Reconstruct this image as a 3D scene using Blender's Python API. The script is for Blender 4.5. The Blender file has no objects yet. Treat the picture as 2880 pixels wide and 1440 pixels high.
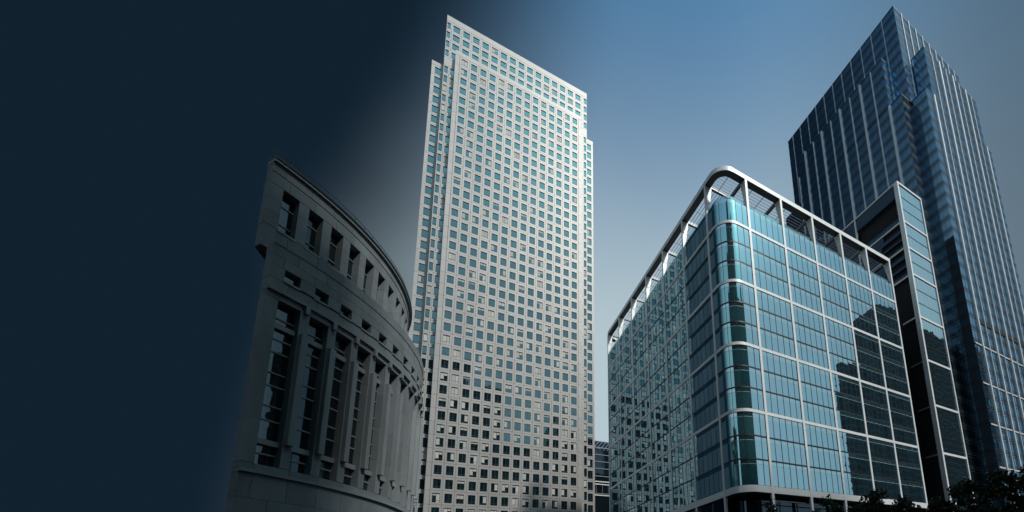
import bpy, math, random
from mathutils import Matrix, Vector
random.seed(7)
R = math.radians
scene = bpy.context.scene
col = scene.collection
GZ = -1.1                                   # street level; the lens is at z = 0

# ------------------------------------------------------------------ camera
cd = bpy.data.cameras.new('camera'); cam = bpy.data.objects.new('camera', cd); col.objects.link(cam)
CR = ((0.85407738, -0.51765868, -0.05080672), (0.05513557, 0.18722696, -0.98076814), (0.51721553, 0.83485062, 0.18844772))
cam.matrix_world = Matrix(((CR[0][0], -CR[1][0], -CR[2][0], 0), (CR[0][1], -CR[1][1], -CR[2][1], 0), (CR[0][2], -CR[1][2], -CR[2][2], 0), (0, 0, 0, 1)))
cd.sensor_width = 36.0; cd.sensor_fit = 'HORIZONTAL'
cd.lens = 1195.17 / 2880 * 36
cd.shift_x = (1440 - 1957.43) / 2880
cd.shift_y = (1432.13 - 720) / 2880
cd.clip_start = 0.05; cd.clip_end = 6000
scene.camera = cam

# ------------------------------------------------------------------ sky, sun, exposure
SUN_EL, SUN_AZ = 50.0, -64.0                # azimuth counter-clockwise from +X
w = bpy.data.worlds.new('World'); scene.world = w; w.use_nodes = True
nt = w.node_tree; nt.nodes.clear()
N = nt.nodes.new; L = nt.links.new
out = N('ShaderNodeOutputWorld'); bg = N('ShaderNodeBackground')
sky = N('ShaderNodeTexSky'); sky.sky_type = 'NISHITA'; sky.sun_disc = False
sky.sun_elevation = R(SUN_EL); sky.sun_rotation = R(90 - SUN_AZ)
sky.air_density = 1.0; sky.dust_density = 2.2; sky.ozone_density = 2.5; sky.altitude = 0
SKY_S = 0.10
bg.inputs['Strength'].default_value = SKY_S
tc = N('ShaderNodeTexCoord'); sx = N('ShaderNodeSeparateXYZ'); L(tc.outputs['Generated'], sx.inputs[0])
def mth(op, a, b=None, c=None):
    n = N('ShaderNodeMath'); n.operation = op
    for i, q in enumerate((a, b, c)):
        if q is None: continue
        if isinstance(q, (int, float)): n.inputs[i].default_value = q
        else: L(q, n.inputs[i])
    return n.outputs[0]
def smooth(v, a, b, lo=0., hi=1.):
    mr = N('ShaderNodeMapRange'); mr.interpolation_type = 'SMOOTHSTEP'; L(v, mr.inputs['Value'])
    for k, q in (('From Min', a), ('From Max', b), ('To Min', lo), ('To Max', hi)): mr.inputs[k].default_value = q
    return mr.outputs['Result']
def mixn(f, a, b, bl='MIX'):
    m = N('ShaderNodeMix'); m.data_type = 'RGBA'; m.blend_type = bl
    for k, q in (('Factor', f), ('A', a), ('B', b)):
        if isinstance(q, tuple): m.inputs[k].default_value = (*q, 1)
        elif isinstance(q, (int, float)): m.inputs[k].default_value = q
        else: L(q, m.inputs[k])
    return m.outputs['Result']
az = mth('MULTIPLY', mth('ARCTAN2', sx.outputs['Y'], sx.outputs['X']), 180 / math.pi)
el = mth('MULTIPLY', mth('ARCSINE', sx.outputs['Z']), 180 / math.pi)
cn = N('ShaderNodeTexNoise'); cn.inputs['Scale'].default_value = 1.8; cn.inputs['Detail'].default_value = 4; cn.inputs['Roughness'].default_value = .5
L(tc.outputs['Generated'], cn.inputs['Vector'])
wob = mth('MULTIPLY_ADD', cn.outputs['Fac'], 6.0, -3.0)
azs = mth('ADD', mth('MULTIPLY_ADD', mth('MAXIMUM', mth('SUBTRACT', el, 36.0), 0.0), .55, az), wob)
# clear blue overhead, milky haze towards the horizon
blue = mixn(1.0, sky.outputs['Color'], (.85, 1.45, 1.48), 'MULTIPLY')
hz = smooth(mth('ADD', el, wob), 63.5, 31)
k_ = 1 / SKY_S
base = mixn(hz, blue, (.455 * k_, .565 * k_, .615 * k_))
# darkening added to the sky: heavy on the left, lesser far to the right
m3 = smooth(mth('ABSOLUTE', mth('SUBTRACT', azs, 6.0)), 6, 52, .24, 1.0)
base = mixn(m3, (.020 * k_, .062 * k_, .115 * k_), base)
m12 = mth('MAXIMUM', smooth(azs, 109, 77), smooth(az, 140, 184))
fin_ = mixn(m12, (.0058 * k_, .0158 * k_, .0285 * k_), base)
L(fin_, bg.inputs['Color']); L(bg.outputs[0], out.inputs['Surface'])

sd = bpy.data.lights.new('sun', 'SUN'); sun = bpy.data.objects.new('sun', sd); col.objects.link(sun)
sd.energy = 3.0; sd.angle = R(5); sd.color = (1.0, 0.955, 0.90)
sdir = Vector((math.cos(R(SUN_AZ)) * math.cos(R(SUN_EL)), math.sin(R(SUN_AZ)) * math.cos(R(SUN_EL)), math.sin(R(SUN_EL))))
sun.rotation_euler = sdir.to_track_quat('Z', 'Y').to_euler()
scene.view_settings.view_transform = 'Standard'; scene.view_settings.look = 'None'
scene.view_settings.exposure = 0.0; scene.view_settings.gamma = 1.0
scene.render.engine = 'CYCLES'
scene.cycles.max_bounces = 8; scene.cycles.glossy_bounces = 5; scene.cycles.transparent_max_bounces = 8
scene.cycles.caustics_reflective = False; scene.cycles.caustics_refractive = False
scene.cycles.use_denoising = True

# ------------------------------------------------------------------ materials
MATS = {}
def rnd_node(nt):
    oi = nt.nodes.new('ShaderNodeObjectInfo'); ge = nt.nodes.new('ShaderNodeNewGeometry')
    a = nt.nodes.new('ShaderNodeMath'); a.operation = 'ADD'
    nt.links.new(oi.outputs['Random'], a.inputs[0]); nt.links.new(ge.outputs['Random Per Island'], a.inputs[1])
    f = nt.nodes.new('ShaderNodeMath'); f.operation = 'FRACT'; nt.links.new(a.outputs[0], f.inputs[0])
    return f.outputs[0], ge
def mixcol(nt, a, b, fac):
    m = nt.nodes.new('ShaderNodeMix'); m.data_type = 'RGBA'
    m.inputs['A'].default_value = (*a, 1); m.inputs['B'].default_value = (*b, 1); nt.links.new(fac, m.inputs['Factor']); return m.outputs['Result']
def solid(name, c, rough=.5, metal=0.0, var=.08, nscale=.6, namt=.12, bump=0.0, bscale=8, stretch=(1, 1, 1), spec=.5, coat=0.):
    """painted, stone or metal surface: a little difference from piece to piece, and soft dirt over it"""
    m = bpy.data.materials.new(name); m.use_nodes = True; nt = m.node_tree; b = nt.nodes['Principled BSDF']
    r, ge = rnd_node(nt)
    mp = nt.nodes.new('ShaderNodeMapping'); mp.inputs['Scale'].default_value = stretch; nt.links.new(ge.outputs['Position'], mp.inputs['Vector'])
    no = nt.nodes.new('ShaderNodeTexNoise'); no.inputs['Scale'].default_value = nscale; no.inputs['Detail'].default_value = 5; no.inputs['Roughness'].default_value = .6
    nt.links.new(mp.outputs[0], no.inputs['Vector'])
    def rng(src, a, lo=0., hi=1.):
        q = nt.nodes.new('ShaderNodeMapRange'); q.inputs['From Min'].default_value = lo; q.inputs['From Max'].default_value = hi
        q.inputs['To Min'].default_value = 1 - a; q.inputs['To Max'].default_value = 1 + a; nt.links.new(src, q.inputs['Value']); return q.outputs['Result']
    mu = nt.nodes.new('ShaderNodeMath'); mu.operation = 'MULTIPLY'
    nt.links.new(rng(r, var), mu.inputs[0]); nt.links.new(rng(no.outputs['Fac'], namt, .25, .75), mu.inputs[1])
    vs = nt.nodes.new('ShaderNodeVectorMath'); vs.operation = 'SCALE'; vs.inputs[0].default_value = c; nt.links.new(mu.outputs[0], vs.inputs['Scale'])
    nt.links.new(vs.outputs['Vector'], b.inputs['Base Color'])
    b.inputs['Roughness'].default_value = rough; b.inputs['Metallic'].default_value = metal; b.inputs['Specular IOR Level'].default_value = spec
    b.inputs['Coat Weight'].default_value = coat
    if bump:
        n2 = nt.nodes.new('ShaderNodeTexNoise'); n2.inputs['Scale'].default_value = bscale; n2.inputs['Detail'].default_value = 4
        nt.links.new(ge.outputs['Position'], n2.inputs['Vector'])
        bp = nt.nodes.new('ShaderNodeBump'); bp.inputs['Strength'].default_value = bump; bp.inputs['Distance'].default_value = .05
        nt.links.new(n2.outputs['Fac'], bp.inputs['Height']); nt.links.new(bp.outputs[0], b.inputs['Normal'])
    MATS[name] = m; return m
def glass(name, tint, ca, cb, r0=.3, wave=.02, rough=.015, wscale=.35, r1=1.0):
    """coated facade glass: tinted mirror over a dim interior, strong at grazing angles, slightly wavy"""
    m = bpy.data.materials.new(name); m.use_nodes = True; nt = m.node_tree; nt.nodes.clear()
    o = nt.nodes.new('ShaderNodeOutputMaterial'); r, ge = rnd_node(nt)
    di = nt.nodes.new('ShaderNodeBsdfDiffuse'); gl = nt.nodes.new('ShaderNodeBsdfGlossy'); mx = nt.nodes.new('ShaderNodeMixShader')
    gl.inputs['Color'].default_value = (*tint, 1); gl.inputs['Roughness'].default_value = rough
    nt.links.new(mixcol(nt, ca, cb, r), di.inputs['Color'])
    no = nt.nodes.new('ShaderNodeTexNoise'); no.inputs['Scale'].default_value = wscale; no.inputs['Detail'].default_value = 2; nt.links.new(ge.outputs['Position'], no.inputs['Vector'])
    bp = nt.nodes.new('ShaderNodeBump'); bp.inputs['Strength'].default_value = 1.0; bp.inputs['Distance'].default_value = wave
    nt.links.new(no.outputs['Fac'], bp.inputs['Height']); nt.links.new(bp.outputs[0], gl.inputs['Normal'])
    fr = nt.nodes.new('ShaderNodeFresnel'); fr.inputs['IOR'].default_value = 1.5
    mr = nt.nodes.new('ShaderNodeMapRange'); mr.inputs['From Min'].default_value = .04; mr.inputs['To Min'].default_value = r0; mr.inputs['To Max'].default_value = r1
    nt.links.new(fr.outputs[0], mr.inputs['Value']); nt.links.new(mr.outputs['Result'], mx.inputs['Fac'])
    nt.links.new(di.outputs[0], mx.inputs[1]); nt.links.new(gl.outputs[0], mx.inputs[2]); nt.links.new(mx.outputs[0], o.inputs['Surface'])
    MATS[name] = m; return m
def clear(name, tint, op):
    m = bpy.data.materials.new(name); m.use_nodes = True; nt = m.node_tree; nt.nodes.clear()
    o = nt.nodes.new('ShaderNodeOutputMaterial'); t = nt.nodes.new('ShaderNodeBsdfTransparent'); g = nt.nodes.new('ShaderNodeBsdfGlossy'); mx = nt.nodes.new('ShaderNodeMixShader')
    t.inputs['Color'].default_value = (*tint, 1); g.inputs['Color'].default_value = (.7, .85, .9, 1); g.inputs['Roughness'].default_value = .03; mx.inputs['Fac'].default_value = op
    nt.links.new(t.outputs[0], mx.inputs[1]); nt.links.new(g.outputs[0], mx.inputs[2]); nt.links.new(mx.outputs[0], o.inputs['Surface'])
    MATS[name] = m; return m

solid('steel_cladding', (.35, .345, .337), .48, .18, .05, .12, .10, stretch=(1, 1, .2))
solid('dark_joint', (.03, .035, .04), .7)
solid('window_frame', (.035, .05, .06), .45)
solid('blind', (.46, .46, .43), .7, var=.16, namt=.05)
glass('tower_glass', (.46, .80, .90), (.003, .012, .015), (.010, .03, .036), .27, .012, .03)
solid('white_cladding', (.80, .82, .82), .4, .1, .03, .3, .05)
solid('dark_metal', (.022, .026, .03), .45, .2)
solid('mid_metal', (.22, .24, .26), .45, .3)
solid('lead_grey', (.30, .33, .35), .45, .3)
glass('block_glass', (.52, .82, .96), (.008, .024, .032), (.022, .055, .075), .66, .005, r1=.72)
glass('block_spandrel', (.58, .82, .92), (.03, .09, .11), (.06, .15, .18), .7, .006, r1=.8)
solid('ceiling_line', (.26, .44, .48), .5)
glass('block_glass_lightened', (.58, .80, .93), (.22, .38, .46), (.34, .52, .60), .35, .006, r1=.7)  # paler copy of the block glass: missing sky reflection put into its colour
glass('block_glass_curved', (.46, .86, .95), (.02, .10, .12), (.05, .16, .18), .55, .01, .05)
glass('wing_glass', (.68, .92, .99), (.015, .05, .06), (.03, .08, .10), .92, .008)
glass('stepped_glass', (.42, .70, .94), (.010, .036, .065), (.022, .066, .11), .62, .015)
glass('dark_glass', (.20, .30, .38), (.004, .008, .012), (.01, .018, .024), .22, .02)
solid('fin', (.76, .78, .79), .4, .3, .04, .2, .06)
solid('black_wall', (.006, .008, .011), .8)
solid('navy_panel', (.03, .07, .12), .4, .1)
solid('stone', (.235, .27, .285), .8, 0, .10, .45, .24, .25, 6, stretch=(1, 1, .3))
solid('stone_trim', (.27, .305, .32), .75, 0, .06, .5, .2, .2, 6, stretch=(1, 1, .3))
glass('drum_glass', (.30, .42, .48), (.008, .016, .02), (.02, .035, .04), .25, .02)
solid('drum_bar', (.30, .32, .33), .5)
solid('asphalt', (.045, .045, .05), .9, 0, 0, .4, .25, .4, 30)
solid('paving', (.12, .12, .12), .85, 0, .1, .6, .2, .2, 12)
solid('bark', (.06, .045, .035), .9, 0, .1, 3, .3, .6, 20)
solid('office_dark', (.022, .027, .033), .7, 0, .05)
solid('office_band', (.055, .07, .078), .6)
solid('car_paint', (.02, .026, .034), .2, .4, 0, 3, .05, coat=.8)
solid('rubber', (.015, .015, .015), .8)
solid('chrome', (.55, .56, .58), .2, .9)
glass('car_glass', (.5, .55, .6), (.01, .01, .012), (.015, .015, .018), .12, .001)
solid('lamp_red', (.25, .01, .012), .25)
solid('plate', (.55, .50, .18), .5)
clear('balustrade_glass', (.62, .80, .84), .22)
def leafmat():
    m = bpy.data.materials.new('leaf'); m.use_nodes = True; nt = m.node_tree; b = nt.nodes['Principled BSDF']
    r, ge = rnd_node(nt); cr = nt.nodes.new('ShaderNodeValToRGB')
    cr.color_ramp.elements[0].color = (.004, .011, .004, 1); cr.color_ramp.elements[1].color = (.030, .054, .012, 1)
    nt.links.new(r, cr.inputs[0]); nt.links.new(cr.outputs[0], b.inputs['Base Color'])
    b.inputs['Roughness'].default_value = .55; b.inputs['Transmission Weight'].default_value = 0
    b.inputs['Subsurface Weight'].default_value = 0
    MATS['leaf'] = m
leafmat()

# ------------------------------------------------------------------ helpers
class MB:
    """collects faces in world or local coordinates; build() makes one mesh object"""
    def __init__(s, *mats): s.v = []; s.f = []; s.m = []; s.mats = mats
    def quad(s, a, b, c, d, mi=0):
        n = len(s.v); s.v += [a, b, c, d]; s.f.append((n, n + 1, n + 2, n + 3)); s.m.append(mi)
    def hexa(s, p, mi=0, under=None, skip=()):
        """p: 8 corners, bottom ring 0-3 counter-clockwise from above, top ring 4-7"""
        n = len(s.v); s.v += p
        for k, q in enumerate(((3, 2, 1, 0), (4, 5, 6, 7), (0, 1, 5, 4), (1, 2, 6, 5), (2, 3, 7, 6), (3, 0, 4, 7))):
            if k in skip: continue
            s.f.append(tuple(n + i for i in q)); s.m.append(under if (k == 0 and under is not None) else mi)
    def box(s, x0, x1, y0, y1, z0, z1, mi=0, under=None, skip=()):
        s.hexa([(x0, y0, z0), (x1, y0, z0), (x1, y1, z0), (x0, y1, z0), (x0, y0, z1), (x1, y0, z1), (x1, y1, z1), (x0, y1, z1)], mi, under, skip)
    def bar(s, a, b, r, mi=0, n=6, r2=None):
        a = Vector(a); b = Vector(b); d = (b - a).normalized(); u = d.orthogonal().normalized(); t = d.cross(u); k = len(s.v); r2 = r if r2 is None else r2
        for p, rr in ((a, r), (b, r2)):
            for i in range(n):
                an = 2 * math.pi * i / n; s.v.append(tuple(p + u * (rr * math.cos(an)) + t * (rr * math.sin(an))))
        for i in range(n):
            j = (i + 1) % n; s.f.append((k + i, k + j, k + n + j, k + n + i)); s.m.append(mi)
        s.f.append(tuple(k + i for i in reversed(range(n)))); s.m.append(mi); s.f.append(tuple(k + n + i for i in range(n))); s.m.append(mi)
    def polar(s, c, r0, r1, a0, a1, z0, z1, mi=0, step=1.3, under=None):
        """a curved block: r1 is the outer radius, angles in degrees"""
        n = max(1, int(math.ceil(abs(a1 - a0) / step))); k = len(s.v)
        for i in range(n + 1):
            a = R(a0 + (a1 - a0) * i / n); ca, sa = math.cos(a), math.sin(a)
            for r, z in ((r0, z0), (r1, z0), (r1, z1), (r0, z1)): s.v.append((c[0] + r * ca, c[1] + r * sa, z))
        for i in range(n):
            b = k + 4 * i
            for j, mm in ((0, mi if under is None else under), (1, mi), (2, mi), (3, mi)):
                s.f.append((b + j, b + (j + 1) % 4, b + 4 + (j + 1) % 4, b + 4 + j)[::-1]); s.m.append(mm)
        s.f.append((k, k + 1, k + 2, k + 3)); s.m.append(mi); e = k + 4 * n; s.f.append((e + 3, e + 2, e + 1, e)); s.m.append(mi)
    def mesh(s, name, smooth=False):
        me = bpy.data.meshes.new(name); me.from_pydata(s.v, [], s.f)
        for m in s.mats: me.materials.append(MATS[m])
        me.polygons.foreach_set('material_index', s.m)
        if smooth: me.polygons.foreach_set('use_smooth', [True] * len(s.f))
        me.update(); return me
WP = {}                                      # world position of every object, for parenting
def link(name, data, parent=None, pos=(0, 0, 0), rot=None, kind=None):
    o = bpy.data.objects.new(name, data); col.objects.link(o); pos = Vector(pos)
    if parent: o.parent = parent; o.location = pos - WP[parent.name]
    else: o.location = pos
    if rot: o.rotation_euler = rot
    if kind: o['kind'] = kind
    WP[o.name] = pos; return o
def part(name, mb, parent, kind=None, smooth=False): return link(name, mb.mesh(name, smooth), parent, kind=kind)
def thing(name, label, cat, pos, group=None):
    o = link(name, None, None, pos); o.empty_display_size = 1
    o['label'] = label; o['category'] = cat
    if group: o['group'] = group
    return o
def jit(a): return random.uniform(-a, a)

# ================================================================== ground
g = MB('asphalt'); g.quad((-1500, -1500, GZ), (1500, -1500, GZ), (1500, 1500, GZ), (-1500, 1500, GZ)); part('ground', g, None, 'structure')
g = MB('paving'); g.box(34, 130, 41, 50, GZ - .05, GZ + .13); part('pavement', g, None, 'structure')

# ================================================================== pale steel-clad tower
TW = thing('office_tower', 'tall pale steel-clad tower with a grid of square windows and stepped corners', 'tower', (18.8, 170, GZ))
PX, FZ, Z0 = 3.03, 4.195, 36.42              # bay, storey, joint of storey 0
WW, WH, WB = 1.93, 2.78, .62                 # window width, height, height above the joint
def panel_into(mb, x, y, z, w, h, wx, wz, ww, wh, d=.22, mi=0):
    """one cladding panel with a window opening and reveals; front face at y"""
    e = .03; X = (x + e, wx, wx + ww, x + w - e); Z = (z + e, wz, wz + wh, z + h - e)
    P = lambda i, k, yy=y: (X[i], yy, Z[k])
    for a, b, c, d2 in (((0, 0), (3, 0), (2, 1), (1, 1)), ((3, 0), (3, 3), (2, 2), (2, 1)), ((3, 3), (0, 3), (1, 2), (2, 2)), ((0, 3), (0, 0), (1, 1), (1, 2))):
        mb.quad(P(*a), P(*b), P(*c), P(*d2), mi)
    b = y + d
    for a, c in (((1, 1), (2, 1)), ((2, 1), (2, 2)), ((2, 2), (1, 2)), ((1, 2), (1, 1))): mb.quad(P(*a), P(*c), P(*c, b), P(*a, b), mi)
    b = y + .12
    for a, c in (((0, 0), (3, 0)), ((3, 0), (3, 3)), ((3, 3), (0, 3)), ((0, 3), (0, 0))): mb.quad(P(*c), P(*a), P(*a, b), P(*c, b), mi)
def window_into(mb, x, y, z, w, h, style=None, split=True, tilt=0.0):
    """frame (mat 0), panes (1) and blinds (2); y is the plane of the glass"""
    st = style or {}; fr = .07; tz = z + .62; cx = x + w / 2
    cells = [(x + fr, cx - .035), (cx + .035, x + w - fr)] if split else [(x + fr, x + w - fr)]
    for i, (a, b) in enumerate(cells):
        for j, (c, d) in enumerate(((z + fr, tz - .04), (tz + .04, z + h - fr))):
            q = st.get((i, j), 0); yy = y; t1 = tilt * (b - a); t2 = tilt * .6
            def put(c, d, mi): mb.quad((a, yy, c), (b, yy + t1, c), (b, yy + t1 + t2, d), (a, yy + t2, d), mi)
            if q >= 1: put(c, d, 2)
            elif q <= 0: put(c, d, 1)
            else: s = d - (d - c) * q; put(c, s, 1); put(s, d, 2)
    f = y - .03
    bars = [(x, x + fr, z, z + h), (x + w - fr, x + w, z, z + h), (x + fr, x + w - fr, z, z + fr), (x + fr, x + w - fr, z + h - fr, z + h), (x + fr, x + w - fr, tz - .04, tz + .04)]
    if split: bars.append((cx - .035, cx + .035, z + fr, tz - .04)); bars.append((cx - .035, cx + .035, tz + .04, z + h - fr))
    for a, b, c, d in bars: mb.box(a, b, f, y + .04, c, d, 0)
def rstyle(p):
    if random.random() > p: return {}
    k = random.random()
    if k < .22: return {(0, 1): 1}
    if k < .40: return {(1, 1): 1}
    if k < .56: return {(0, 1): 1, (1, 1): 1, (0, 0): 1, (1, 0): 1}
    if k < .72: q = random.choice((.25, .35, .5, .6)); return {(0, 1): q, (1, 1): q}
    if k < .86: return {(0, 1): 1, (1, 1): .4}
    return {(0, 1): .3, (1, 1): 1, (1, 0): 1}
CL = ('steel_cladding',); WM = ('window_frame', 'tower_glass', 'blind')
def blindp(k): return .50 if k < -1 else (.42 if k < 6 else (.34 if k < 16 else .17))
# shared panel and a set of window meshes
pm = MB(*CL); panel_into(pm, 0, 0, 0, PX, FZ, (PX - WW) / 2, WB, WW, WH); PANEL = pm.mesh('cladding_panel')
WMESH = []
for i in range(26):
    wb = MB(*WM); window_into(wb, 0, 0, 0, WW, WH, {} if i < 9 else rstyle(1.0), True, jit(.006)); WMESH.append(wb.mesh('window'))
rest_p = MB(*CL); rest_w = MB(*WM)
for k in range(-9, 37):
    for c in range(14):
        x = -2.37 + PX * c; z = Z0 + FZ * k; wx = x + (PX - WW) / 2
        if -3 <= k <= 17:
            p = link('cladding_panel', PANEL, TW, (x, 140, z))
            me = WMESH[random.randrange(9, 26)] if random.random() < blindp(k) else WMESH[random.randrange(9)]
            link('window', me, p, (wx, 140.20, z + WB), (jit(.0025), 0, jit(.003)))
        else:
            panel_into(rest_p, x, 140, z, PX, FZ, wx, z + WB, WW, WH)
            window_into(rest_w, wx, 140.20, z + WB, WW, WH, rstyle(blindp(k)), True, jit(.006))
# stepped strips beside the main panel and the taller field behind it
def strip(x0, x1, y, k0, k1, wins):
    n = len(wins); ed = [x0] + [(wins[i][1] + wins[i + 1][0]) / 2 for i in range(n - 1)] + [x1]
    for k in range(k0, k1):
        z = Z0 + FZ * k
        for i, (a, b) in enumerate(wins):
            panel_into(rest_p, ed[i], y, z, ed[i + 1] - ed[i], FZ, a, z + WB - .1, b - a, WH + .2)
            window_into(rest_w, a, y + .2, z + WB - .1, b - a, WH + .2, {(0, 1): 1} if random.random() < blindp(k) * .6 else {}, b - a > 1.6, jit(.006))
strip(-7.15, -3.7, 142, -9, 36, [(-6.92, -5.8), (-5.12, -3.9)])
strip(41.3, 44.1, 142, -9, 36, [(42.75, 43.75)])
strip(-10.75, -7.25, 144, -9, 36, [(-9.7, -7.85)])
strip(44.3, 47.3, 144, -9, 36, [(44.7, 46.5)])
for j in range(4):
    z = 207.5 - FZ * (j + 1)
    cols_ = [(-7.15, -5.55, -6.98, -5.9)] + [(-5.55 + 3.163 * c, -5.55 + 3.163 * (c + 1), -5.55 + 3.163 * c + .5, -5.55 + 3.163 * c + 2.66) for c in range(15)] + [(41.9, 44.1, 42.75, 43.95)]
    for xa, xb, wa, wb in cols_:
        panel_into(rest_p, xa, 142, z, xb - xa, FZ, wa, z + WB, wb - wa, WH)
        window_into(rest_w, wa, 142.2, z + WB, wb - wa, WH, rstyle(.08) if wb - wa > 1.6 else {}, wb - wa > 1.6, jit(.006))
for xa, xb in ((-7.15, -3.7), (41.3, 44.1)): rest_p.box(xa + .03, xb - .03, 142, 142.25, Z0 + FZ * 36 + .03, 207.5 - FZ * 4 - .03)
part('cladding_panels', rest_p, TW, 'stuff'); part('window_grid', rest_w, TW, 'stuff')
b = MB('dark_joint')
b.box(-3.6, 41.2, 140.3, 168, GZ, 191.5); b.box(-7.1, 44.0, 142.3, 166, GZ, 207.5); b.box(-10.7, 47.2, 144.3, 198, GZ, 187.4)
part('core', b, TW)
m = MB('steel_cladding')                     # margins of the main panel, storey by storey
for k in range(-9, 37):
    z = Z0 + FZ * k + .03; h = FZ - .06
    m.box(-3.73, -2.43, 140, 140.25, z, z + h); m.box(40.11, 41.3, 140, 140.25, z, z + h)
part('edge_panels', m, TW, 'stuff')
m = MB('steel_cladding'); m.box(-3.73, 41.3, 139.97, 142, Z0 + FZ * 37 + .03, 193.4); part('parapet', m, TW)
m = MB('steel_cladding'); m.box(-7.15, 44.1, 141.97, 166, 207.53, 209.9); part('parapet', m, TW)
for x0, x1 in ((-10.75, -7.2), (44.15, 47.3)):
    m = MB('steel_cladding'); m.box(x0, x1, 143.97, 198, Z0 + FZ * 36 + .03, 189.0); part('parapet', m, TW)

# ================================================================== glass block with canopy
XG, YG, RC = 39.85, 50.3, 3.1
GB = thing('glass_office_block', 'glass office block with white grid, rounded corner and slatted roof canopy', 'building', (65, 80, GZ))
RX = [45.83 + 8.71 * i for i in range(6)]; LY = [55.1 + 8.9 * i for i in range(7)]
BANDS = [64.4, 52.42, 40.45, 28.5]; BH = .27
ZROWS = []                                   # (bottom, top) of each row of panes
for i, bz in enumerate(BANDS):
    lo = (BANDS + [15.35])[i + 1] + (BH if i < 3 else .55); hi = bz - BH; n = 3
    hh = 4.0 if i == 3 else (hi - lo) / 3
    zs = [hi - hh * j for j in range(3)] + [lo]
    for j in range(3): ZROWS.append((zs[j + 1] + .07, zs[j] - .07))
ZROWS.insert(0, (BANDS[0] + BH, 69.15))
def pane_into(mb, w, h, x=0, y=0, z=0, sp=.72, t1=0., t2=0.):
    """glass pane 0, spandrel strip 1, ceiling line 2; front at y, facing -y, tilted by t1,t2"""
    Y = lambda a, c: y + t1 * a + t2 * c
    lv = ((0, h - sp - .07, 0), (h - sp - .07, h - sp, 2), (h - sp, h, 1))
    for c, d, mi in lv: mb.quad((x, Y(0, c), z + c), (x + w, Y(w, c), z + c), (x + w, Y(w, d), z + d), (x, Y(0, d), z + d), mi)
    e = y + .05
    mb.quad((x, e, z), (x, y, z), (x, y, z + h), (x, e, z + h), 0); mb.quad((x + w, y, z), (x + w, e, z), (x + w, e, z + h), (x + w, y, z + h), 0)
GM = ('block_glass', 'block_spandrel', 'ceiling_line')
PCACHE = {}
GB2 = ('block_glass_lightened', 'block_spandrel', 'ceiling_line')
def pane_mesh(w, h, mats=GM):
    k = (round(w, 3), round(h, 2), random.randrange(5), mats)
    if k not in PCACHE:
        mb = MB(*mats); pane_into(mb, w, h, t1=jit(.004), t2=jit(.003)); PCACHE[k] = mb.mesh('glass_pane')
    return PCACHE[k]
restR = MB(*GM); restL = MB(*GM); nind = 0
PW = 8.71 / 6; PL = 8.9 / 6
def right_pane(x, w, z0, z1, ind):
    if ind: link('glass_pane', pane_mesh(w, z1 - z0), GB, (x, YG, z0))
    else: pane_into(restR, w, z1 - z0, x, YG, z0, t1=jit(.004), t2=jit(.003))
def left_pane(y, w, z0, z1, ind):            # y is the far edge; local x runs towards the lens
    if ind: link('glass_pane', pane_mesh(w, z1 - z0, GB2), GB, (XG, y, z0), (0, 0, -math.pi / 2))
    else:
        t = MB(*GM); pane_into(t, w, z1 - z0, 0, 0, z0, t1=jit(.004), t2=jit(.003)); n = len(restL.v)
        restL.v += [(XG + p[1], y - p[0], p[2]) for p in t.v]; restL.f += [tuple(n + i for i in f) for f in t.f]; restL.m += t.m
E_ = .03
for r, (z0, z1) in enumerate(ZROWS):
    for b_ in range(5):
        for p in range(6):
            a = RX[b_] + PW * p; l = a + (.25 if p == 0 else E_); h = a + PW - (.25 if p == 5 else E_)
            right_pane(l, h - l, z0, z1, (r >= 4 and b_ < 3) or b_ == 0)
    for p in range(2):
        a = XG + RC + 1.44 * p; right_pane(a + E_, 1.44 - 2 * E_ - (.22 if p else 0), z0, z1, True)
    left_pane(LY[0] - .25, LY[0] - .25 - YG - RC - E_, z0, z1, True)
    for b_ in range(6):
        for p in range(6):
            a = LY[b_] + PL * p; l = a + (.25 if p == 0 else E_); h = a + PL - (.25 if p == 5 else E_)
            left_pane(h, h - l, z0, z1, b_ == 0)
part('glass_panes', restR, GB, 'stuff'); part('glass_panes', restL, GB, 'stuff')
CC = (XG + RC, YG + RC)                      # centre of the rounded corner
CG = ('block_glass_curved', 'block_spandrel', 'ceiling_line')
for r, (z0, z1) in enumerate(ZROWS):
    for p in range(3):
        a0, a1 = 180 + 30 * p + .5, 210 + 30 * p - .5; mb = MB(*CG)
        for c, d, mi in ((z0, z1 - .79, 0), (z1 - .79, z1 - .72, 2), (z1 - .72, z1, 1)): mb.polar(CC, RC - .05, RC + jit(.006), a0, a1, c, d, mi, 5)
        part('curved_pane', mb, GB, smooth=False)
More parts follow.
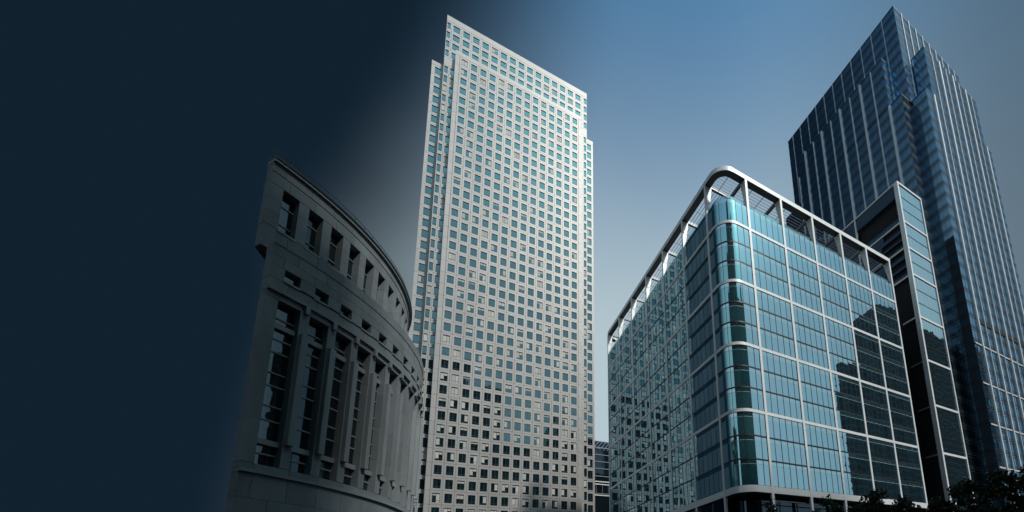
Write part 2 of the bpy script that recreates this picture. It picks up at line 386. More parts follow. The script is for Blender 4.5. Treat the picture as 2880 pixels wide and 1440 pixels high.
# the path round the outside of the block
def arc(c, r, a0, a1, n): return [(c[0] + r * math.cos(R(a0 + (a1 - a0) * i / n)), c[1] + r * math.sin(R(a0 + (a1 - a0) * i / n))) for i in range(n + 1)]
def ring(o):                                  # offset o outwards
    r = RC + o
    return arc((XG + RC, 111 - RC), r, 90, 180, 10) + arc(CC, r, 180, 270, 14)
def sweep(mb, pts_o, pts_i, z0, z1, mi=0, under=None):
    for i in range(len(pts_o) - 1):
        a, b, c, d = pts_o[i], pts_o[i + 1], pts_i[i + 1], pts_i[i]
        mb.hexa([(*a, z0), (*b, z0), (*c, z0), (*d, z0), (*a, z1), (*b, z1), (*c, z1), (*d, z1)], mi, under, () if i in (0, len(pts_o) - 2) else (3, 5))
WC = ('white_cladding', 'dark_metal', 'mid_metal')
for i, bz in enumerate(BANDS + [15.35]):
    h = BH if i < 4 else .55
    for b_ in range(5):
        mb = MB(*WC); n = 3; ln = (RX[b_ + 1] - RX[b_] - .5) / n
        for s in range(n): mb.box(RX[b_] + .25 + ln * s + .008, RX[b_] + .25 + ln * (s + 1) - .008, YG - .10, YG + .1, bz - h, bz + h)
        part('band', mb, GB)
    for b_ in range(6):
        mb = MB(*WC); n = 3; ln = (LY[b_ + 1] - LY[b_] - .5) / n
        for s in range(n): mb.box(XG - .10, XG + .1, LY[b_] + .25 + ln * s + .008, LY[b_] + .25 + ln * (s + 1) - .008, bz - h, bz + h)
        part('band', mb, GB)
    mb = MB(*WC)
    po = [(XG - .1, LY[0] - .25)] + arc(CC, RC + .1, 180, 270, 14) + [(RX[0] - .25, YG - .1)]
    pi = [(XG + .1, LY[0] - .25)] + arc(CC, RC - .1, 180, 270, 14) + [(RX[0] - .25, YG + .1)]
    sweep(mb, po, pi, bz - h, bz + h); part('corner_band', mb, GB)
# columns: flush up the facade, then a fin that deepens up to the canopy edge
def column(right, q):
    mb = MB(*WC)
    def bx(a0, a1, d0, d1, z0, z1):
        if right: mb.box(q + a0, q + a1, YG - d0, YG + d1, z0, z1)
        else: mb.box(XG - d0, XG + d1, q + a0, q + a1, z0, z1)
    z = GZ
    while z < 68.9:
        t = min(z + 4.0, 69.1); bx(-.25, .25, .13, .25, z + .012, t - .012); z = t
    zs = (69.1, 72.2, 75.32); dd = (.30, .85, 1.35)
    for i in (0, 1):
        P = []
        for zz, d in ((zs[i] + .012, dd[i]), (zs[i + 1] - .012, dd[i + 1])):
            for a, e in ((-.25, -.13), (.25, -.13), (.25, d), (-.25, d)): P.append((q + a, YG + e, zz) if right else (XG + e, q - a, zz))
        if not right: P = [P[j] for j in (1, 0, 3, 2, 5, 4, 7, 6)] if False else P
        mb.hexa(P)
    part('column', mb, GB)
for q in RX: column(True, q)
for q in LY: column(False, q)
# dark transoms and mullions: thin lines, joined
mb = MB('dark_metal')
for i in range(len(ZROWS) - 1):
    if i in (0, 3, 6, 9): continue
    z = ZROWS[i][0] - .07
    for b_ in range(5): mb.box(RX[b_] + .25, RX[b_ + 1] - .25, YG - .05, YG + .1, z - .13, z + .13)
    for b_ in range(6): mb.box(XG - .05, XG + .1, LY[b_] + .25, LY[b_ + 1] - .25, z - .13, z + .13)
    po = [(XG - .05, LY[0] - .25)] + arc(CC, RC + .05, 180, 270, 14) + [(RX[0] - .25, YG - .05)]
    pi = [(XG + .1, LY[0] - .25)] + arc(CC, RC - .1, 180, 270, 14) + [(RX[0] - .25, YG + .1)]
    sweep(mb, po, pi, z - .13, z + .13)
part('transoms', mb, GB, 'stuff')
mb = MB('dark_metal')
for z0, z1 in ((BANDS[0] + BH, 69.15), *(((BANDS + [15.35])[i + 1] + (BH if i < 3 else .55), BANDS[i] - BH) for i in range(4))):
    for b_ in range(5):
        for p in range(1, 6): x = RX[b_] + PW * p; mb.box(x - .05, x + .05, YG - .03, YG + .08, z0, z1)
    for b_ in range(6):
        for p in range(1, 6): y = LY[b_] + PL * p; mb.box(XG - .03, XG + .08, y - .05, y + .05, z0, z1)
    for x in (XG + RC, XG + RC + 1.44): mb.box(x - .05, x + .05, YG - .03, YG + .08, z0, z1)
    for a in (180, 210, 240): mb.polar(CC, RC - .08, RC + .03, a - .65, a + .65, z0, z1)
part('mullions', mb, GB, 'stuff')
# body behind the glass, lobby under the lowest band
mb = MB('black_wall', 'lead_grey')
po = ring(-.14); n = len(po)
for i in range(n - 1): mb.quad((*po[i], 14.6), (*po[i + 1], 14.6), (*po[i + 1], 69.0), (*po[i], 69.0))
mb.quad((*po[-1], 14.6), (89.4, YG + .14, 14.6), (89.4, YG + .14, 69.0), (*po[-1], 69.0))
mb.quad((89.4, YG + .14, GZ), (89.4, 110.8, GZ), (89.4, 110.8, 69.0), (89.4, YG + .14, 69.0))
mb.quad((89.4, 110.8, GZ), (po[0][0], 110.8, GZ), (po[0][0], 110.8, 69.0), (89.4, 110.8, 69.0))
f0 = len(mb.v); mb.v += [(*p, 69.0) for p in po] + [(89.4, YG + .14, 69.0), (89.4, 110.8, 69.0)]; mb.f.append(tuple(range(f0, len(mb.v)))); mb.m.append(1)
f0 = len(mb.v); mb.v += [(*p, 14.62) for p in po] + [(89.4, YG + .14, 14.62), (89.4, 110.8, 14.62)]; mb.f.append(tuple(reversed(range(f0, len(mb.v))))); mb.m.append(0)
part('core', mb, GB)
mb = MB('dark_glass', 'mid_metal'); LI = 2.2
for i in range(11):
    x = 45.2 + 4.0 * i; mb.box(x + .05, x + 3.95, YG + LI, YG + LI + .1, GZ, 14.5); mb.box(x - .05, x + .05, YG + LI - .12, YG + LI + .1, GZ, 14.5, 1)
for i in range(14):
    y = 55 + 4.0 * i; mb.box(XG + .18, XG + .28, y + .05, y + 3.95, GZ, 14.5); mb.box(XG + .1, XG + .28, y - .05, y + .05, GZ, 14.5, 1)
mb.polar((XG + LI + 3, YG + LI + 3), 2.9, 3.0, 180, 270, GZ, 14.5, 0, 6)
mb.box(RX[0], RX[5], YG + .6, YG + .75, 13.7, 13.85, 1)
part('lobby_glazing', mb, GB)
# roof edge: balustrade, rail with brackets
mb = MB('balustrade_glass', 'mid_metal'); sweep(mb, ring(-.35) + [(89.2, YG + .35)], ring(-.39) + [(89.2, YG + .39)], 69.2, 70.25, 0)
part('balustrade', mb, GB)
mb = MB('white_cladding'); mb.bar((47, YG + 1.1, 70.55), (89, YG + 1.1, 70.55), .17, 0, 8); part('maintenance_rail', mb, GB)
for b_ in range(5):
    for t in (.22, .62):
        x = RX[b_] + 8.71 * t; mb = MB('dark_metal'); mb.box(x - .16, x + .16, YG + .8, YG + 1.4, 69.0, 70.95); mb.box(x - .5, x + .5, YG + .95, YG + 1.25, 70.45, 70.65); mb.bar((x - .38, YG + 1.1, 70.2), (x + .38, YG + 1.1, 71.0), .09); mb.bar((x + .38, YG + 1.1, 70.2), (x - .38, YG + 1.1, 71.0), .09)
        part('rail_bracket', mb, GB)
# canopy
mb = MB(*WC); sweep(mb, ring(.13) + [(89.75, YG - .13)], ring(-1.15) + [(89.75, YG + 1.15)], 75.34, 76.3, 0, 1); part('canopy_fascia', mb, GB)
mb = MB(*WC); mb.box(89.25, 89.75, YG + 1.16, 56, 75.4, 76.4, 0, 1); part('canopy_fascia', mb, GB)
DC = 4.9; ZC = 75.9
for q in RX[:]:
    mb = MB(*WC); mb.box(q - .22, q + .22, YG + 1.16, YG + DC + .3, 75.36, 76.0, 2, 1); part('canopy_beam', mb, GB)
for q in LY:
    mb = MB(*WC); mb.box(XG + 1.16, XG + 5.98 - .24, q - .22, q + .22, 75.36, 76.0, 2, 1); part('canopy_beam', mb, GB)
for j in range(7):
    y = YG + 1.5 + .58 * j; dx = 0
    if y < CC[1]: dx = RC - math.sqrt(max(0, (RC - 1.1) ** 2 - (CC[1] - y) ** 2)) if abs(CC[1] - y) < RC - 1.1 else RC
    else: dx = 1.1
    mb = MB('dark_metal'); mb.box(XG + dx, 89.3, y - .03, y + .03, ZC + .12, ZC + .20); part('canopy_slat', mb, GB)
for j in range(7):
    x = XG + 1.5 + .62 * j
    mb = MB('dark_metal'); mb.box(x - .03, x + .03, 55.25, 110.2, ZC + .12, ZC + .20); part('canopy_slat', mb, GB)
mb = MB('dark_metal')
for b_ in range(5):
    for t in (.33, .67): x = RX[b_] + 8.71 * t; mb.box(x - .03, x + .03, YG + 1.1, YG + DC, ZC, ZC + .11)
for b_ in range(6):
    for t in (.33, .67): y = LY[b_] + 8.9 * t; mb.box(XG + 1.1, XG + 5.6, y - .03, y + .03, ZC, ZC + .11)
mb.box(43.0, 43.06, YG + 1.1, 55.0, ZC, ZC + .11)
part('canopy_purlins', mb, GB, 'stuff')

# ================================================================== framed wing beside it
FW = thing('framed_office_wing', 'narrow office wing in a pale stone frame with black opening beside the glass block', 'building', (107, 65, GZ))
x0, x1, y0, zt = 101.1, 112.5, 51.3, 106.35
def seg(name, mb_mat, fn, za, zb, st):
    z = za
    mb = MB(mb_mat)
    while z < zb - .2: t = min(z + st, zb); fn(mb, z + .015, t - .015); z = t
    part(name, mb, FW)
seg('frame_pier', 'white_cladding', lambda m, a, b: m.box(x0, x0 + .62, y0, y0 + 1.1, a, b), GZ, zt, 4.03)
seg('frame_pier', 'white_cladding', lambda m, a, b: m.box(x1 - .45, x1, y0, y0 + .5, a, b), GZ, zt, 8.06)
mb = MB('white_cladding'); mb.box(x0 + .63, x1 - .46, y0, y0 + .5, zt - .6, zt); part('frame_head', mb, FW)
WB_ = [93.8, 85.7, 77.7, 65.4, 53.3, 41.3, 29.1, 17.0]
for z in WB_:
    mb = MB('white_cladding'); mb.box(x0 + .63, x1 - .46, y0 + .03, y0 + .45, z - .28, z + .28); part('band', mb, FW)
rows = []; tops = [zt - .6] + [z - .28 for z in WB_]; bots = [z + .28 for z in WB_] + [GZ]
for a, b in zip(tops, bots):
    n = max(1, round((a - b) / 4.0))
    for i in range(n): rows.append((a - (a - b) * (i + 1) / n + .06, a - (a - b) * i / n - .06))
wm = MB('dark_metal')
for a, b in rows:
    for p in range(8):
        w_ = (x1 - .46 - x0 - .63) / 8; mb = MB('wing_glass', 'wing_glass', 'wing_glass'); X = x0 + .63 + w_ * p
        pane_into(mb, w_ - .06, b - a, 0, 0, 0, t1=jit(.003), t2=jit(.003)); link('glass_pane', mb.mesh('glass_pane'), FW, (X + .03, y0 + .2, a))
    wm.box(x0 + .63, x1 - .46, y0 + .14, y0 + .3, a - .13, a - .01)
part('transoms', wm, FW, 'stuff')
mb = MB('dark_metal'); mb.box(x0 + .5, x1 - .1, y0 + .31, y0 + .4, GZ, zt - .5); part('backing', mb, FW)
# flank facing the glass block: pale top edge, navy panels, black openings, pale sills
mb = MB('white_cladding'); mb.box(x0, x0 + .4, y0 + 1.11, 84, zt - .42, zt); part('frame_head', mb, FW)
mb = MB('white_cladding'); mb.box(x0 + .01, x0 + .5, 65.0, 65.45, 66, zt - .43); part('frame_pier', mb, FW)
def flank(name, mt, ya, yb, za, zb, d=.3): mb = MB(mt); mb.box(x0 + d, x0 + d + .3, ya, yb, za, zb); part(name, mb, FW)
for ya, yb in ((52.42, 58.7), (58.72, 64.98), (65.47, 74), (74.02, 84)):
    flank('cladding_panel', 'navy_panel', ya, yb, 102.0, zt - .43)
for ya, yb in ((65.47, 74), (74.02, 84)): flank('cladding_panel', 'navy_panel', ya, yb, 66, 101.98)
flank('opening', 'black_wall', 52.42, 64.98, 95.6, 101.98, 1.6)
for z in (94.0, 86.1, 77.8, 65.6):
    flank('sill', 'white_cladding', 52.42, 64.98 if z > 70 else 55.8, z - .22, z + .22, .12)
for za, zb in ((94.25, 95.58), (90.9, 91.9), (88.7, 89.2), (86.35, 87.0), (83.2, 84.2), (80.6, 81.3), (78.05, 78.9)):
    flank('cladding_panel', 'navy_panel', 52.42, 64.98, za, zb, .3)
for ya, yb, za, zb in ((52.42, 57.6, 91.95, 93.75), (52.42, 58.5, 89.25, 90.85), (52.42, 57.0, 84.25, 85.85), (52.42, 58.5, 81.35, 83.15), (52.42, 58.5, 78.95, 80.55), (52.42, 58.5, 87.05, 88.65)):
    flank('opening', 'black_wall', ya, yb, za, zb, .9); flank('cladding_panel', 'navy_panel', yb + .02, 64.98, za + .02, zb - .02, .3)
for z in (53.5, 41.4, 29.2): flank('sill', 'lead_grey', 52.42, 55.8, z - .2, z + .2, .5)
mb = MB('black_wall'); mb.box(x0 + 2.2, x1 - .05, 52.6, 84, GZ, zt - .1); mb.box(x0 + .9, x0 + 2.2, 52.5, 84, GZ, 77.5); part('core', mb, FW)

# ================================================================== stepped glass tower
ST = thing('stepped_glass_tower', 'tall blue glass tower with stepped corners and pale vertical fins', 'tower', (144, 76, GZ))
HB, FH, ZB = 4.19, 4.0, -.8
SM = ('stepped_glass', 'dark_metal', 'dark_glass')
def cw_into(mb, w, x=0, y=0, z=0, n=3):
    e = .02; pw = w / n
    for i in range(n):
        t1, t2 = jit(.004), jit(.003); a, b = x + pw * i + .02, x + pw * (i + 1) - .02
        for c, d in ((1.56, 4.0), (1.02, 1.34), (.22, .70)):
            mb.quad((a, y, z + c), (b, y + t1 * pw, z + c), (b, y + t1 * pw + t2 * (d - c), z + d), (a, y + t2 * (d - c), z + d), 0)
        if i: mb.box(a - .06, a + .02, y - .03, y + .04, z + 1.56, z + 4.0, 1)
    for c, d, o in ((.0, .22, .03), (.70, 1.02, .05), (1.34, 1.56, .03)): mb.box(x + e, x + w - e, y - o, y + .1, z + c, z + d, 1)
CWM = []
for i in range(6): mb = MB(*SM); cw_into(mb, HB); CWM.append(mb.mesh('curtain_wall_panel'))
rest = MB(*SM)
def cw_face(normal, fixed, a0, a1, k0, k1, ind=None, dark=False):
    """fill a face from a0 to a1 with panels, storeys k0..k1; normal is '-y' or '-x'"""
    n = max(1, round((a1 - a0) / HB)); w_ = (a1 - a0) / n
    for k in range(k0, k1):
        for i in range(n):
            if ind and ind(k, i):
                link('curtain_wall_panel', random.choice(CWM), ST, (a0 + w_ * i, fixed, ZB + FH * k)); continue
            t = MB(*SM); cw_into(t, w_); q = len(rest.v)
            if normal == '-y': rest.v += [(a0 + w_ * i + p[0], fixed + p[1], ZB + FH * k + p[2]) for p in t.v]
            else: rest.v += [(fixed + p[1], a0 + w_ * (i + 1) - p[0], ZB + FH * k + p[2]) for p in t.v]
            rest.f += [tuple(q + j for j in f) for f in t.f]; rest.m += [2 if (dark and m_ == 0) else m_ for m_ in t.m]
XL, XU, YF, YN = 123.4, 127.55, 49.4, 54.2
cw_face('-y', YF, XL, XL + HB * 10, 0, 38, lambda k, i: 6 <= k <= 35)
cw_face('-y', YF, XU, XU + HB * 8, 38, 43)
cw_face('-x', XL, YF, YN, 0, 38); cw_face('-x', XU, YF, YN, 38, 43)
cw_face('-x', 118.2, YN, YN + HB * 12.6, 0, 38); cw_face('-x', 118.2, 58.4, 58.4 + HB * 9.5, 38, 43)
cw_face('-y', YN, 118.2, XL, 0, 38, dark=True); cw_face('-y', 58.4, 118.2, 122.4, 38, 43)  # notch face in darker glass: its dark reflection put into the material
cw_face('-x', 122.4, 53.9, 104.9, 38, 48); cw_face('-y', 53.9, 122.4, 122.4 + HB * 10, 38, 48)
part('curtain_wall', rest, ST, 'stuff')
mb = MB('black_wall'); D_ = .12
mb.box(XL + D_, XL + HB * 10 - D_, YF + D_, 103, GZ, ZB + 152); mb.box(XU + D_, XU + HB * 8 - D_, YF + D_, 100, ZB + 152, ZB + 172)
mb.box(118.2 + D_, XL + 1, YN + D_, 106.8, GZ, ZB + 152); mb.box(118.2 + D_, XL + 1, 58.4 + D_, 98, ZB + 152, ZB + 172); mb.box(122.4 + D_, 164.2, 53.9 + D_, 104.8, ZB + 152, ZB + 192)
part('core', mb, ST)
def cap(x0, x1, y0, y1, z): mb = MB('dark_metal'); mb.box(x0 - .06, x1 + .06, y0 - .06, y1 + .06, z, z + .5); part('parapet', mb, ST)
cap(XL, XL + HB * 10, YF, 60, ZB + 152); cap(XU, XU + HB * 8, YF, 62, ZB + 172); cap(118.2, XL - .1, YN, 106.8, ZB + 152); cap(118.2, 122, 58.4, 98.1, ZB + 172); cap(122.4, 164.3, 53.9, 104.9, ZB + 192)
def fin(right, q, wd, pr, z0, z1, base):
    mb = MB('fin'); z = z0
    while z < z1 - .1:
        t = min(z + 8.0, z1)
        if right: mb.box(q - wd / 2, q + wd / 2, base - pr, base - .02, z + .01, t - .01)
        else: mb.box(base - pr, base - .02, q - wd / 2, q + wd / 2, z + .01, t - .01)
        z = t
    part('fin', mb, ST)
for i in range(9):
    x = XU + HB * i; thick = i % 2 == 0
    fin(True, x, .62 if thick else .26, .5 if thick else .34, GZ, ZB + (172 if 0 < i < 8 else 152), YF)
for i in range(9): fin(False, 93.2 - 4.36 * i, .60 if i % 2 == 0 else .26, .5 if i % 2 == 0 else .34, GZ, ZB + (172 if i < 8 else 152.2), 118.2)
fin(False, 97.6, .26, .34, GZ, ZB + 164, 118.2)
for i in range(1, 10): fin(True, 122.4 + HB * i, .26, .3, ZB + 152.6, ZB + 192.4, 53.9)
for i in range(1, 12): fin(False, 54 + 4.36 * i, .14, .2, ZB + 152.6, ZB + 192.4, 122.4)
for z in (63.2, 51.3, 39.4, 27.5):
    for i in range(10):
        mb = MB('fin'); mb.box(XL + HB * i + .33, XL + HB * (i + 1) - .33, YF - .22, YF - .02 if False else YF - .12, z - .22, z + .22); part('floor_beam', mb, ST)
for i in range(1, 10):
    mb = MB('black_wall'); mb.box(XL + HB * i + .33, XL + HB * (i + 1) - .33, YF - .18, YF - .11, 70.75, 71.9); part('louvre', mb, ST)

# ================================================================== low glazed building in the gap
LB = thing('low_glazed_building', 'low dark glazed building with sloping glass roof in the gap between towers', 'building', (64, 182, GZ))
s = 170 / 160.; X0, X1, Y0 = 46, 84, 170
mb = MB('dark_glass'); mb.box(X0, X1, Y0, 195, GZ, 58 * s); part('wall', mb, LB)
for z in (59.1, 56.1, 53.2, 50.3, 47.1, 39.9):
    mb = MB('lead_grey'); mb.box(X0 - .1, X1, Y0 - .25, Y0 - .02, z * s - .16, z * s + .12); part('floor_edge', mb, LB)
for z in (44.8, 43.7, 39.2): mb = MB('white_cladding'); mb.box(X0 - .1, X1, Y0 - .3, Y0 - .02, z * s - .2, z * s + .22); part('floor_edge', mb, LB)
for i in range(15): mb = MB('mid_metal'); x = X0 + 2.6 * i; mb.box(x - .07, x + .07, Y0 - .18, Y0 - .02, 39.9 * s + .13, 43.7 * s - .21); part('mullion', mb, LB)
mb = MB('dark_glass'); mb.hexa([(X0, Y0, 58.1 * s), (X1, Y0, 58.1 * s), (X1, 195, 58.1 * s), (X0, 195, 58.1 * s), (X0, Y0 + 4, 63 * s), (X1, Y0 + 4, 63 * s), (X1, 190, 63 * s), (X0, 190, 63 * s)]); part('roof', mb, LB)
for i in range(26): mb = MB('lead_grey'); x = X0 - 4 + 1.6 * i; mb.bar((x, Y0 - .1, 58.1 * s), (x + 4.2, Y0 + 3.9, 63.1 * s), .12); part('glazing_bar', mb, LB)
mb = MB('lead_grey'); mb.bar((X0, Y0 + 4, 63.2 * s), (X1, Y0 + 4, 63.2 * s), .2); part('ridge_beam', mb, LB)

# ================================================================== curved stone building
AX = (-28.8, 64.2); A0, A1 = -52.4, 34.6
DB = thing('curved_stone_building', 'round grey stone building with tall window bays and a set-back top storey', 'building', (*AX, GZ))
def pol(name, mt, r0, r1, a0, a1, z0, z1, parent=None, step=1.3):
    mb = MB(mt); mb.polar(AX, r0, r1, a0, a1, z0, z1, 0, step); return part(name, mb, parent or DB)
NB = 18; UA = lambda i: -50.1 + 4.95 * i; LA = lambda i: -50.6 + 5.0 * i
RU, RL = 23.8, 26.0
def stone_row(r0, r1, pitch, a_fn, z0, z1, off=0, mt='stone'):
    for i in range(-2, NB - 1):
        a = max(a_fn(i) + off, A0); b = a_fn(i) + off + pitch
        if b > a + .2: pol('stone_block', mt, r0, r1, a + .03, b - .03, z0 + .012, z1 - .012)
# upper, set-back storey
for a, b in ((31.0, 32.1), (32.1, 33.22)): stone_row(22.9, RU, 4.95, UA, a, b, 1.6 if a > 32 else 0)
stone_row(22.9, RU, 4.95, UA, 37.45, 38.6, 1.0); stone_row(22.9, RU + .05, 4.95, UA, 38.6, 39.5)
for i in range(NB - 1):
    a = UA(i); c = UA(i) + 3.0; d = UA(i + 1)
    for z0, z1 in ((33.24, 34.6), (34.6, 36.0), (36.0, 37.43)): pol('stone_block', 'stone', 22.9, RU, c, d, z0 + .01, z1 - .01, step=1)
    pol('sill', 'stone_trim', 23.0, RU + .1, a - .1, c + .1, 33.05, 33.25)
    wn = pol('window', 'drum_glass', 23.0, 23.08, a, c, 33.3, 37.4)
    for z in (34.35, 36.2): pol('transom', 'drum_bar', 23.09, 23.17, a, c, z - .05, z + .05, wn)
pol('cornice', 'stone_trim', 22.9, RU + .28, A0, A1, 39.52, 39.78); pol('cornice', 'dark_metal', 22.9, RU + .36, A0, A1, 39.79, 40.0)
mb = MB('dark_metal'); pts = arc(AX, RU + .1, A0, A1, 120)
for i in range(120): mb.bar((*pts[i], 40.62), (*pts[i + 1], 40.62), .03, 0, 4)
for i in range(0, 121, 4): mb.bar((*pts[i], 40.0), (*pts[i], 40.62), .025, 0, 4)
part('railing', mb, DB)
# main drum
for a, b, o in ((30.3, 31.3, 0), (29.3, 30.3, 2.2), (28.42, 29.3, 0)): stone_row(25.0, RL if b < 31 else RL + .05, 5.0, LA, a, b, o)
for i in range(NB - 1):
    a = LA(i) + .35
    wn = pol('window', 'drum_glass', 25.4, 25.5, a, a + 2.5, 27.38, 28.36)
    pol('stone_block', 'stone', 25.0, RL, a + 2.5, a + 5.0, 27.36, 28.4); pol('sill', 'stone_trim', 25.3, RL + .1, a - .1, a + 2.6, 27.2, 27.37)
stone_row(25.0, RL, 5.0, LA, 26.3, 27.18, 1.1)
pol('cornice', 'stone_trim', 25.0, RL + .25, A0, A1, 25.98, 26.28); stone_row(25.0, RL + .03, 5.0, LA, 25.42, 25.96)
TR = (24.15, 22.28, 21.13, 19.3, 18.18, 16.43, 15.21, 12.38)
for i in range(NB - 1):
    a = LA(i); c = a + 3.45; d = a + 5.0; pm_ = (c + d) / 2
    for j in range(4): z0 = 11.36 + 3.51 * j; pol('pier_block', 'stone', 25.0, RL + .02, c, d, z0 + .01, z0 + 3.5, step=1)
    pol('pilaster', 'stone_trim', RL + .03, RL + .42, pm_ - .52, pm_ + .52, 13.3, 23.3, step=1)
    pol('bracket', 'stone_trim', RL + .03, RL + .34, pm_ - .34, pm_ + .34, 25.3, 25.97, step=1)
    wn = pol('window_bay', 'drum_glass', 25.2, 25.3, a, c, 11.5, 25.4)
    for z in TR: pol('transom', 'drum_bar', 25.31, 25.4, a, c, z - .06, z + .06, wn)
    for z in (23.38, 13.34): pol('spandrel', 'drum_bar', 25.31, 25.62, a, c, z - .24, z + .2, wn)
pol('plinth_moulding', 'stone_trim', 25.0, RL + .2, A0, A1, 10.55, 10.8); stone_row(25.0, RL, 5.0, LA, 10.82, 11.34)
for a, b, o in ((8.6, 10.53, 0), (6.7, 8.6, 2.5), (4.8, 6.7, 0), (2.9, 4.8, 2.5), (GZ, 2.9, 0)): stone_row(25.0, RL, 5.0, LA, a, b, o)
mb = MB('dark_joint')
for r_, z0, z1 in ((22.95, 31.02, 39.4), (25.15, GZ, 30.9)):
    P = arc(AX, r_, A0 + .05, A1 - .05, 40); k = len(mb.v); n = len(P); mb.v += [(*p, z0) for p in P] + [(*p, z1) for p in P]
    mb.f += [tuple(k + i for i in reversed(range(n))), tuple(k + n + i for i in range(n))] + [(k + i, k + (i + 1) % n, k + n + (i + 1) % n, k + n + i) for i in range(n)]; mb.m += [0] * (n + 2)
part('core', mb, DB)
# the end pier that closes the first bay
for z0 in range(3): pol('stone_block', 'stone', 22.9, RU, A0, UA(0) - .02, 33.26 + 1.39 * z0, 33.24 + 1.39 * (z0 + 1))
for z0 in range(4): pol('pier_block', 'stone', 25.0, RL + .02, A0, LA(0) - .02, 11.37 + 3.51 * z0, 11.35 + 3.51 * (z0 + 1))
pol('stone_block', 'stone', 25.0, RL, A0, LA(0) + .33, 27.2, 28.4)

# ================================================================== trees along the pavement
def leaf_crown(seed, rx, rz, n, lobes):
    random.seed(seed); mb = MB('leaf'); cl = []
    for _ in range(lobes):
        a = random.uniform(0, 2 * math.pi); t = random.random() ** .6; h = random.uniform(-1, 1)
        rr = rx * t * math.sqrt(max(.12, 1 - abs(h) ** 1.6)); cl.append(((rr * math.cos(a), rr * math.sin(a), h * rz), random.uniform(.28, .55)))
    for c, r in cl:
        for _ in range(n // lobes):
            v = Vector((random.gauss(0, 1), random.gauss(0, 1), random.gauss(0, .8))).normalized() * r * random.random() ** .45
            p = Vector(c) + v; s_ = random.uniform(.07, .13)
            d = Vector((random.gauss(0, 1), random.gauss(0, 1), random.gauss(-.3, .7))).normalized(); u = d.orthogonal().normalized(); t_ = d.cross(u)
            mb.quad(tuple(p - u * s_ * .55), tuple(p + t_ * s_ * .9 - u * s_ * .1), tuple(p + u * s_ * 1.3), tuple(p - t_ * s_ * .9 - u * s_ * .1))
    return mb, cl
def tree(name, label, x, y, top, rx, rz, n, lobes, seed):
    crown_z = top - rz; t = thing(name, label, 'tree', (x, y, GZ), 'street trees at the foot of the towers')
    mb, cl = leaf_crown(seed, rx, rz * .8, n, lobes)
    link('crown', mb.mesh('crown'), t, (x, y, crown_z))
    tb = MB('bark'); tz = crown_z - rz * .6
    pts = [Vector((x, y, GZ)), Vector((x + jit(.1), y + jit(.1), (GZ + tz) / 2)), Vector((x + jit(.12), y + jit(.12), tz)), Vector((x + jit(.2), y + jit(.2), crown_z + rz * .5))]
    rr = (.15, .11, .08, .025); k = .4 + .18 * rx
    for i in range(3): tb.bar(pts[i], pts[i + 1], rr[i] * k * 1.5, 0, 8, rr[i + 1] * k * 1.5)
    part('trunk', tb, t)
    lb = MB('bark')
    for c, r in cl[::2]:
        b0 = pts[2].lerp(pts[3], random.random() * .6); lb.bar(b0, (x + c[0], y + c[1], crown_z + c[2]), .04 * k * 1.4, 0, 5, .012)
    part('limbs', lb, t)
TREES = [('slender young tree in front of the glass block corner column', 20.06, 22.31, 6.7, .42, 2.3, 900, 16),
 ('small tree with two leafy shoots against the white band of the glass block', 22.75, 19.5, 6.45, 1.35, 2.2, 2600, 30),
 ('small round-topped tree just right of the two-shoot tree', 24.0, 18.3, 5.7, 1.15, 2.0, 2200, 26),
 ('bushy tree in front of the third bay from the right of the glass block', 24.6, 17.2, 6.7, 1.5, 2.6, 3400, 36),
 ('broad tree in front of the right-hand corner of the glass block', 25.5, 15.8, 6.0, 1.6, 2.4, 3400, 36),
 ('dark tree at the foot of the framed office wing', 26.3, 14.4, 5.6, 1.5, 2.3, 3200, 34),
 ('tall tree covering the base of the pale frame pier', 27.2, 12.65, 6.45, 1.6, 2.7, 3800, 40),
 ('leafy tree before the black flank of the stepped tower', 27.85, 11.2, 6.75, 1.5, 2.8, 3600, 38),
 ('rightmost tree, cut by the edge of the picture', 28.5, 9.7, 6.9, 1.35, 2.9, 3600, 38)]
for i, (lab, x, y, tp, rx, rz, n, lo) in enumerate(TREES): tree('street_tree', lab, x, y, tp - .45, rx * .95, rz, n, lo, 40 + i)
random.seed(99)

# ================================================================== dark car close to the lens
CAR = thing('parked_car', 'dark car close by, only its curved roof showing at the bottom edge', 'car', (4.45, 2.25, GZ)); HD = R(27)
cw = lambda p: (4.45 + p[0] * math.cos(HD) - p[1] * math.sin(HD), 2.25 + p[0] * math.sin(HD) + p[1] * math.cos(HD), GZ + p[2])
def loft(mb, secs, mi=0):
    n = len(secs[0]); k = len(mb.v)
    for s_ in secs: mb.v += [cw(p) for p in s_]
    for i in range(len(secs) - 1):
        for j in range(n - 1): b0 = k + i * n + j; mb.f.append((b0, b0 + 1, b0 + n + 1, b0 + n)); mb.m.append(mi)
    mb.f.append(tuple(k + j for j in reversed(range(n)))); mb.m.append(mi); e = k + (len(secs) - 1) * n; mb.f.append(tuple(e + j for j in range(n))); mb.m.append(mi)
def bsec(x, hw, z0, z1, cr=.04): return [(x, -hw * .9, z0), (x, -hw, z0 + .15), (x, -hw, (z0 + z1) / 2), (x, -hw * .94, z1 - .05), (x, -hw * .8, z1), (x, 0, z1 + cr), (x, hw * .8, z1), (x, hw * .94, z1 - .05), (x, hw, (z0 + z1) / 2), (x, hw, z0 + .15), (x, hw * .9, z0)]
mb = MB('car_paint'); loft(mb, [bsec(-2.1, .72, .35, .85), bsec(-2.0, .84, .25, .98), bsec(-1.2, .89, .22, 1.0), bsec(0, .9, .22, .98), bsec(1.1, .88, .22, .95), bsec(1.8, .82, .25, .86), bsec(2.15, .66, .35, .68)]); part('body', mb, CAR, smooth=True)
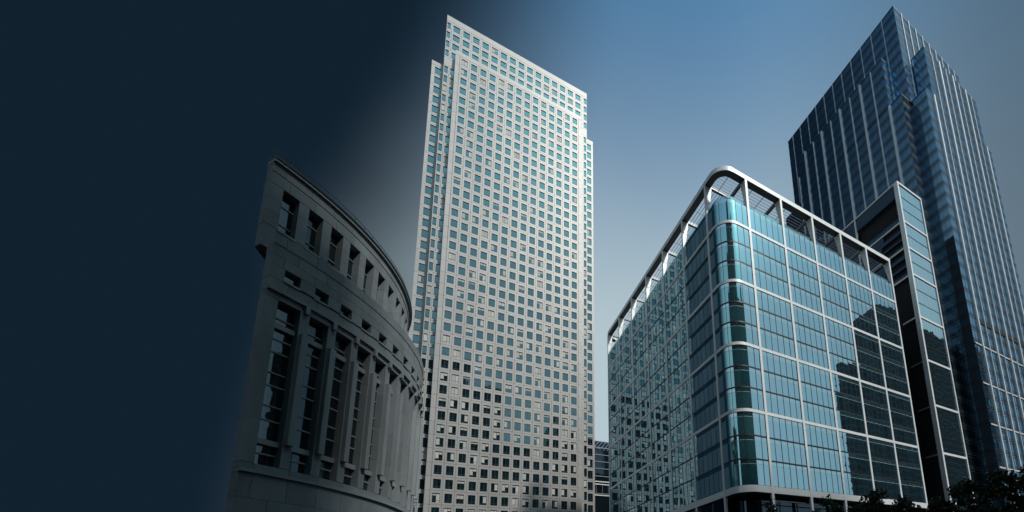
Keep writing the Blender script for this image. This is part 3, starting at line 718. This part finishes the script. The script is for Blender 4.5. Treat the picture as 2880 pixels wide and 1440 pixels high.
mb = MB('car_glass'); loft(mb, [bsec(-1.85, .70, .98, 1.0, .0), bsec(-1.25, .66, .98, 1.46, .03), bsec(-.3, .66, .98, 1.53, .03), bsec(.4, .64, .98, 1.47, .03), bsec(1.2, .70, .93, .96, .0)]); part('greenhouse', mb, CAR, smooth=True)
mb = MB('car_paint')
rs = lambda x, hw, z: [(x, -hw, z - .06), (x, -hw * .96, z - .02), (x, -hw * .7, z + .02), (x, -hw * .35, z + .045), (x, 0, z + .055), (x, hw * .35, z + .045), (x, hw * .7, z + .02), (x, hw * .96, z - .02), (x, hw, z - .06)]
loft(mb, [rs(-1.32, .64, 1.455), rs(-1.1, .66, 1.51), rs(-.3, .67, 1.555), rs(.2, .66, 1.53), rs(.45, .64, 1.47)]); part('roof', mb, CAR, smooth=True)
for sx in (-1.3, 1.35):
    for sy in (-1, 1):
        wl = MB('rubber'); wl.bar(cw((sx, sy * .68, .33)), cw((sx, sy * .90, .33)), .33, 0, 20); wo = part('wheel', wl, CAR)
        wl = MB('chrome'); wl.bar(cw((sx, sy * .89, .33)), cw((sx, sy * .915, .33)), .2, 0, 14); part('rim', wl, wo)
for sy in (-1, 1):
    lp = MB('lamp_red'); lp.hexa([cw(p) for p in ((-2.13, sy * .6 - .12, .72), (-1.98, sy * .6 - .12, .72), (-1.98, sy * .6 + .12, .72), (-2.13, sy * .6 + .12, .72), (-2.12, sy * .6 - .12, .86), (-1.98, sy * .6 - .12, .86), (-1.98, sy * .6 + .12, .86), (-2.12, sy * .6 + .12, .86))]); part('tail_lamp', lp, CAR)
    lp = MB('chrome'); lp.hexa([cw(p) for p in ((1.95, sy * .6 - .12, .6), (2.1, sy * .6 - .12, .6), (2.1, sy * .6 + .12, .6), (1.95, sy * .6 + .12, .6), (1.95, sy * .6 - .12, .72), (2.06, sy * .6 - .12, .72), (2.06, sy * .6 + .12, .72), (1.95, sy * .6 + .12, .72))]); part('headlight', lp, CAR)

# ================================================================== buildings outside the picture
def office(label, boxes):
    b = boxes[0]; t = thing('mirror_shade_office', label, 'building', ((b[0] + b[1]) / 2, (b[2] + b[3]) / 2, GZ), 'buildings outside the picture')
    for (xa, xb, ya, yb, h) in boxes:
        mb = MB('office_dark'); mb.box(xa, xb, ya, yb, GZ, h); part('wall', mb, t)
        bm = MB('office_band', 'dark_glass'); z = 5.0
        while z < h - 2:
            bm.box(xa - .2, xb + .2, ya - .2, yb + .2, z, z + 1.1, 0); z += 4.0
        part('floor_bands', bm, t)
office('tall dark office tower behind the viewer, mirrored in the steel tower windows, sized to shade the round building', [(-90, 12, -70, -30, 164), (12.1, 35, -70, -31, 148)])  # unseen tower, widened and raised to shade the curved stone building
office('stepped dark office block behind the viewer, mirrored in the glass block', [(214, 330, -48, -29.4, 160), (174, 213.5, -34, -29.4, 113)])
office('broad dark office slab behind the viewer, mirrored low in the steel tower, sized to shade the round building and trees', [(36, 104, -60, -25, 106), (66, 103, -56, -24.5, 116)])  # unseen slab, placed partly to shade the trees and the curved building
office('added dark block far to the left, unseen, shading the end of the round building', [(-95, -52, 28, 64, 62)])  # unseen block, added to keep western sky light off the curved building's end
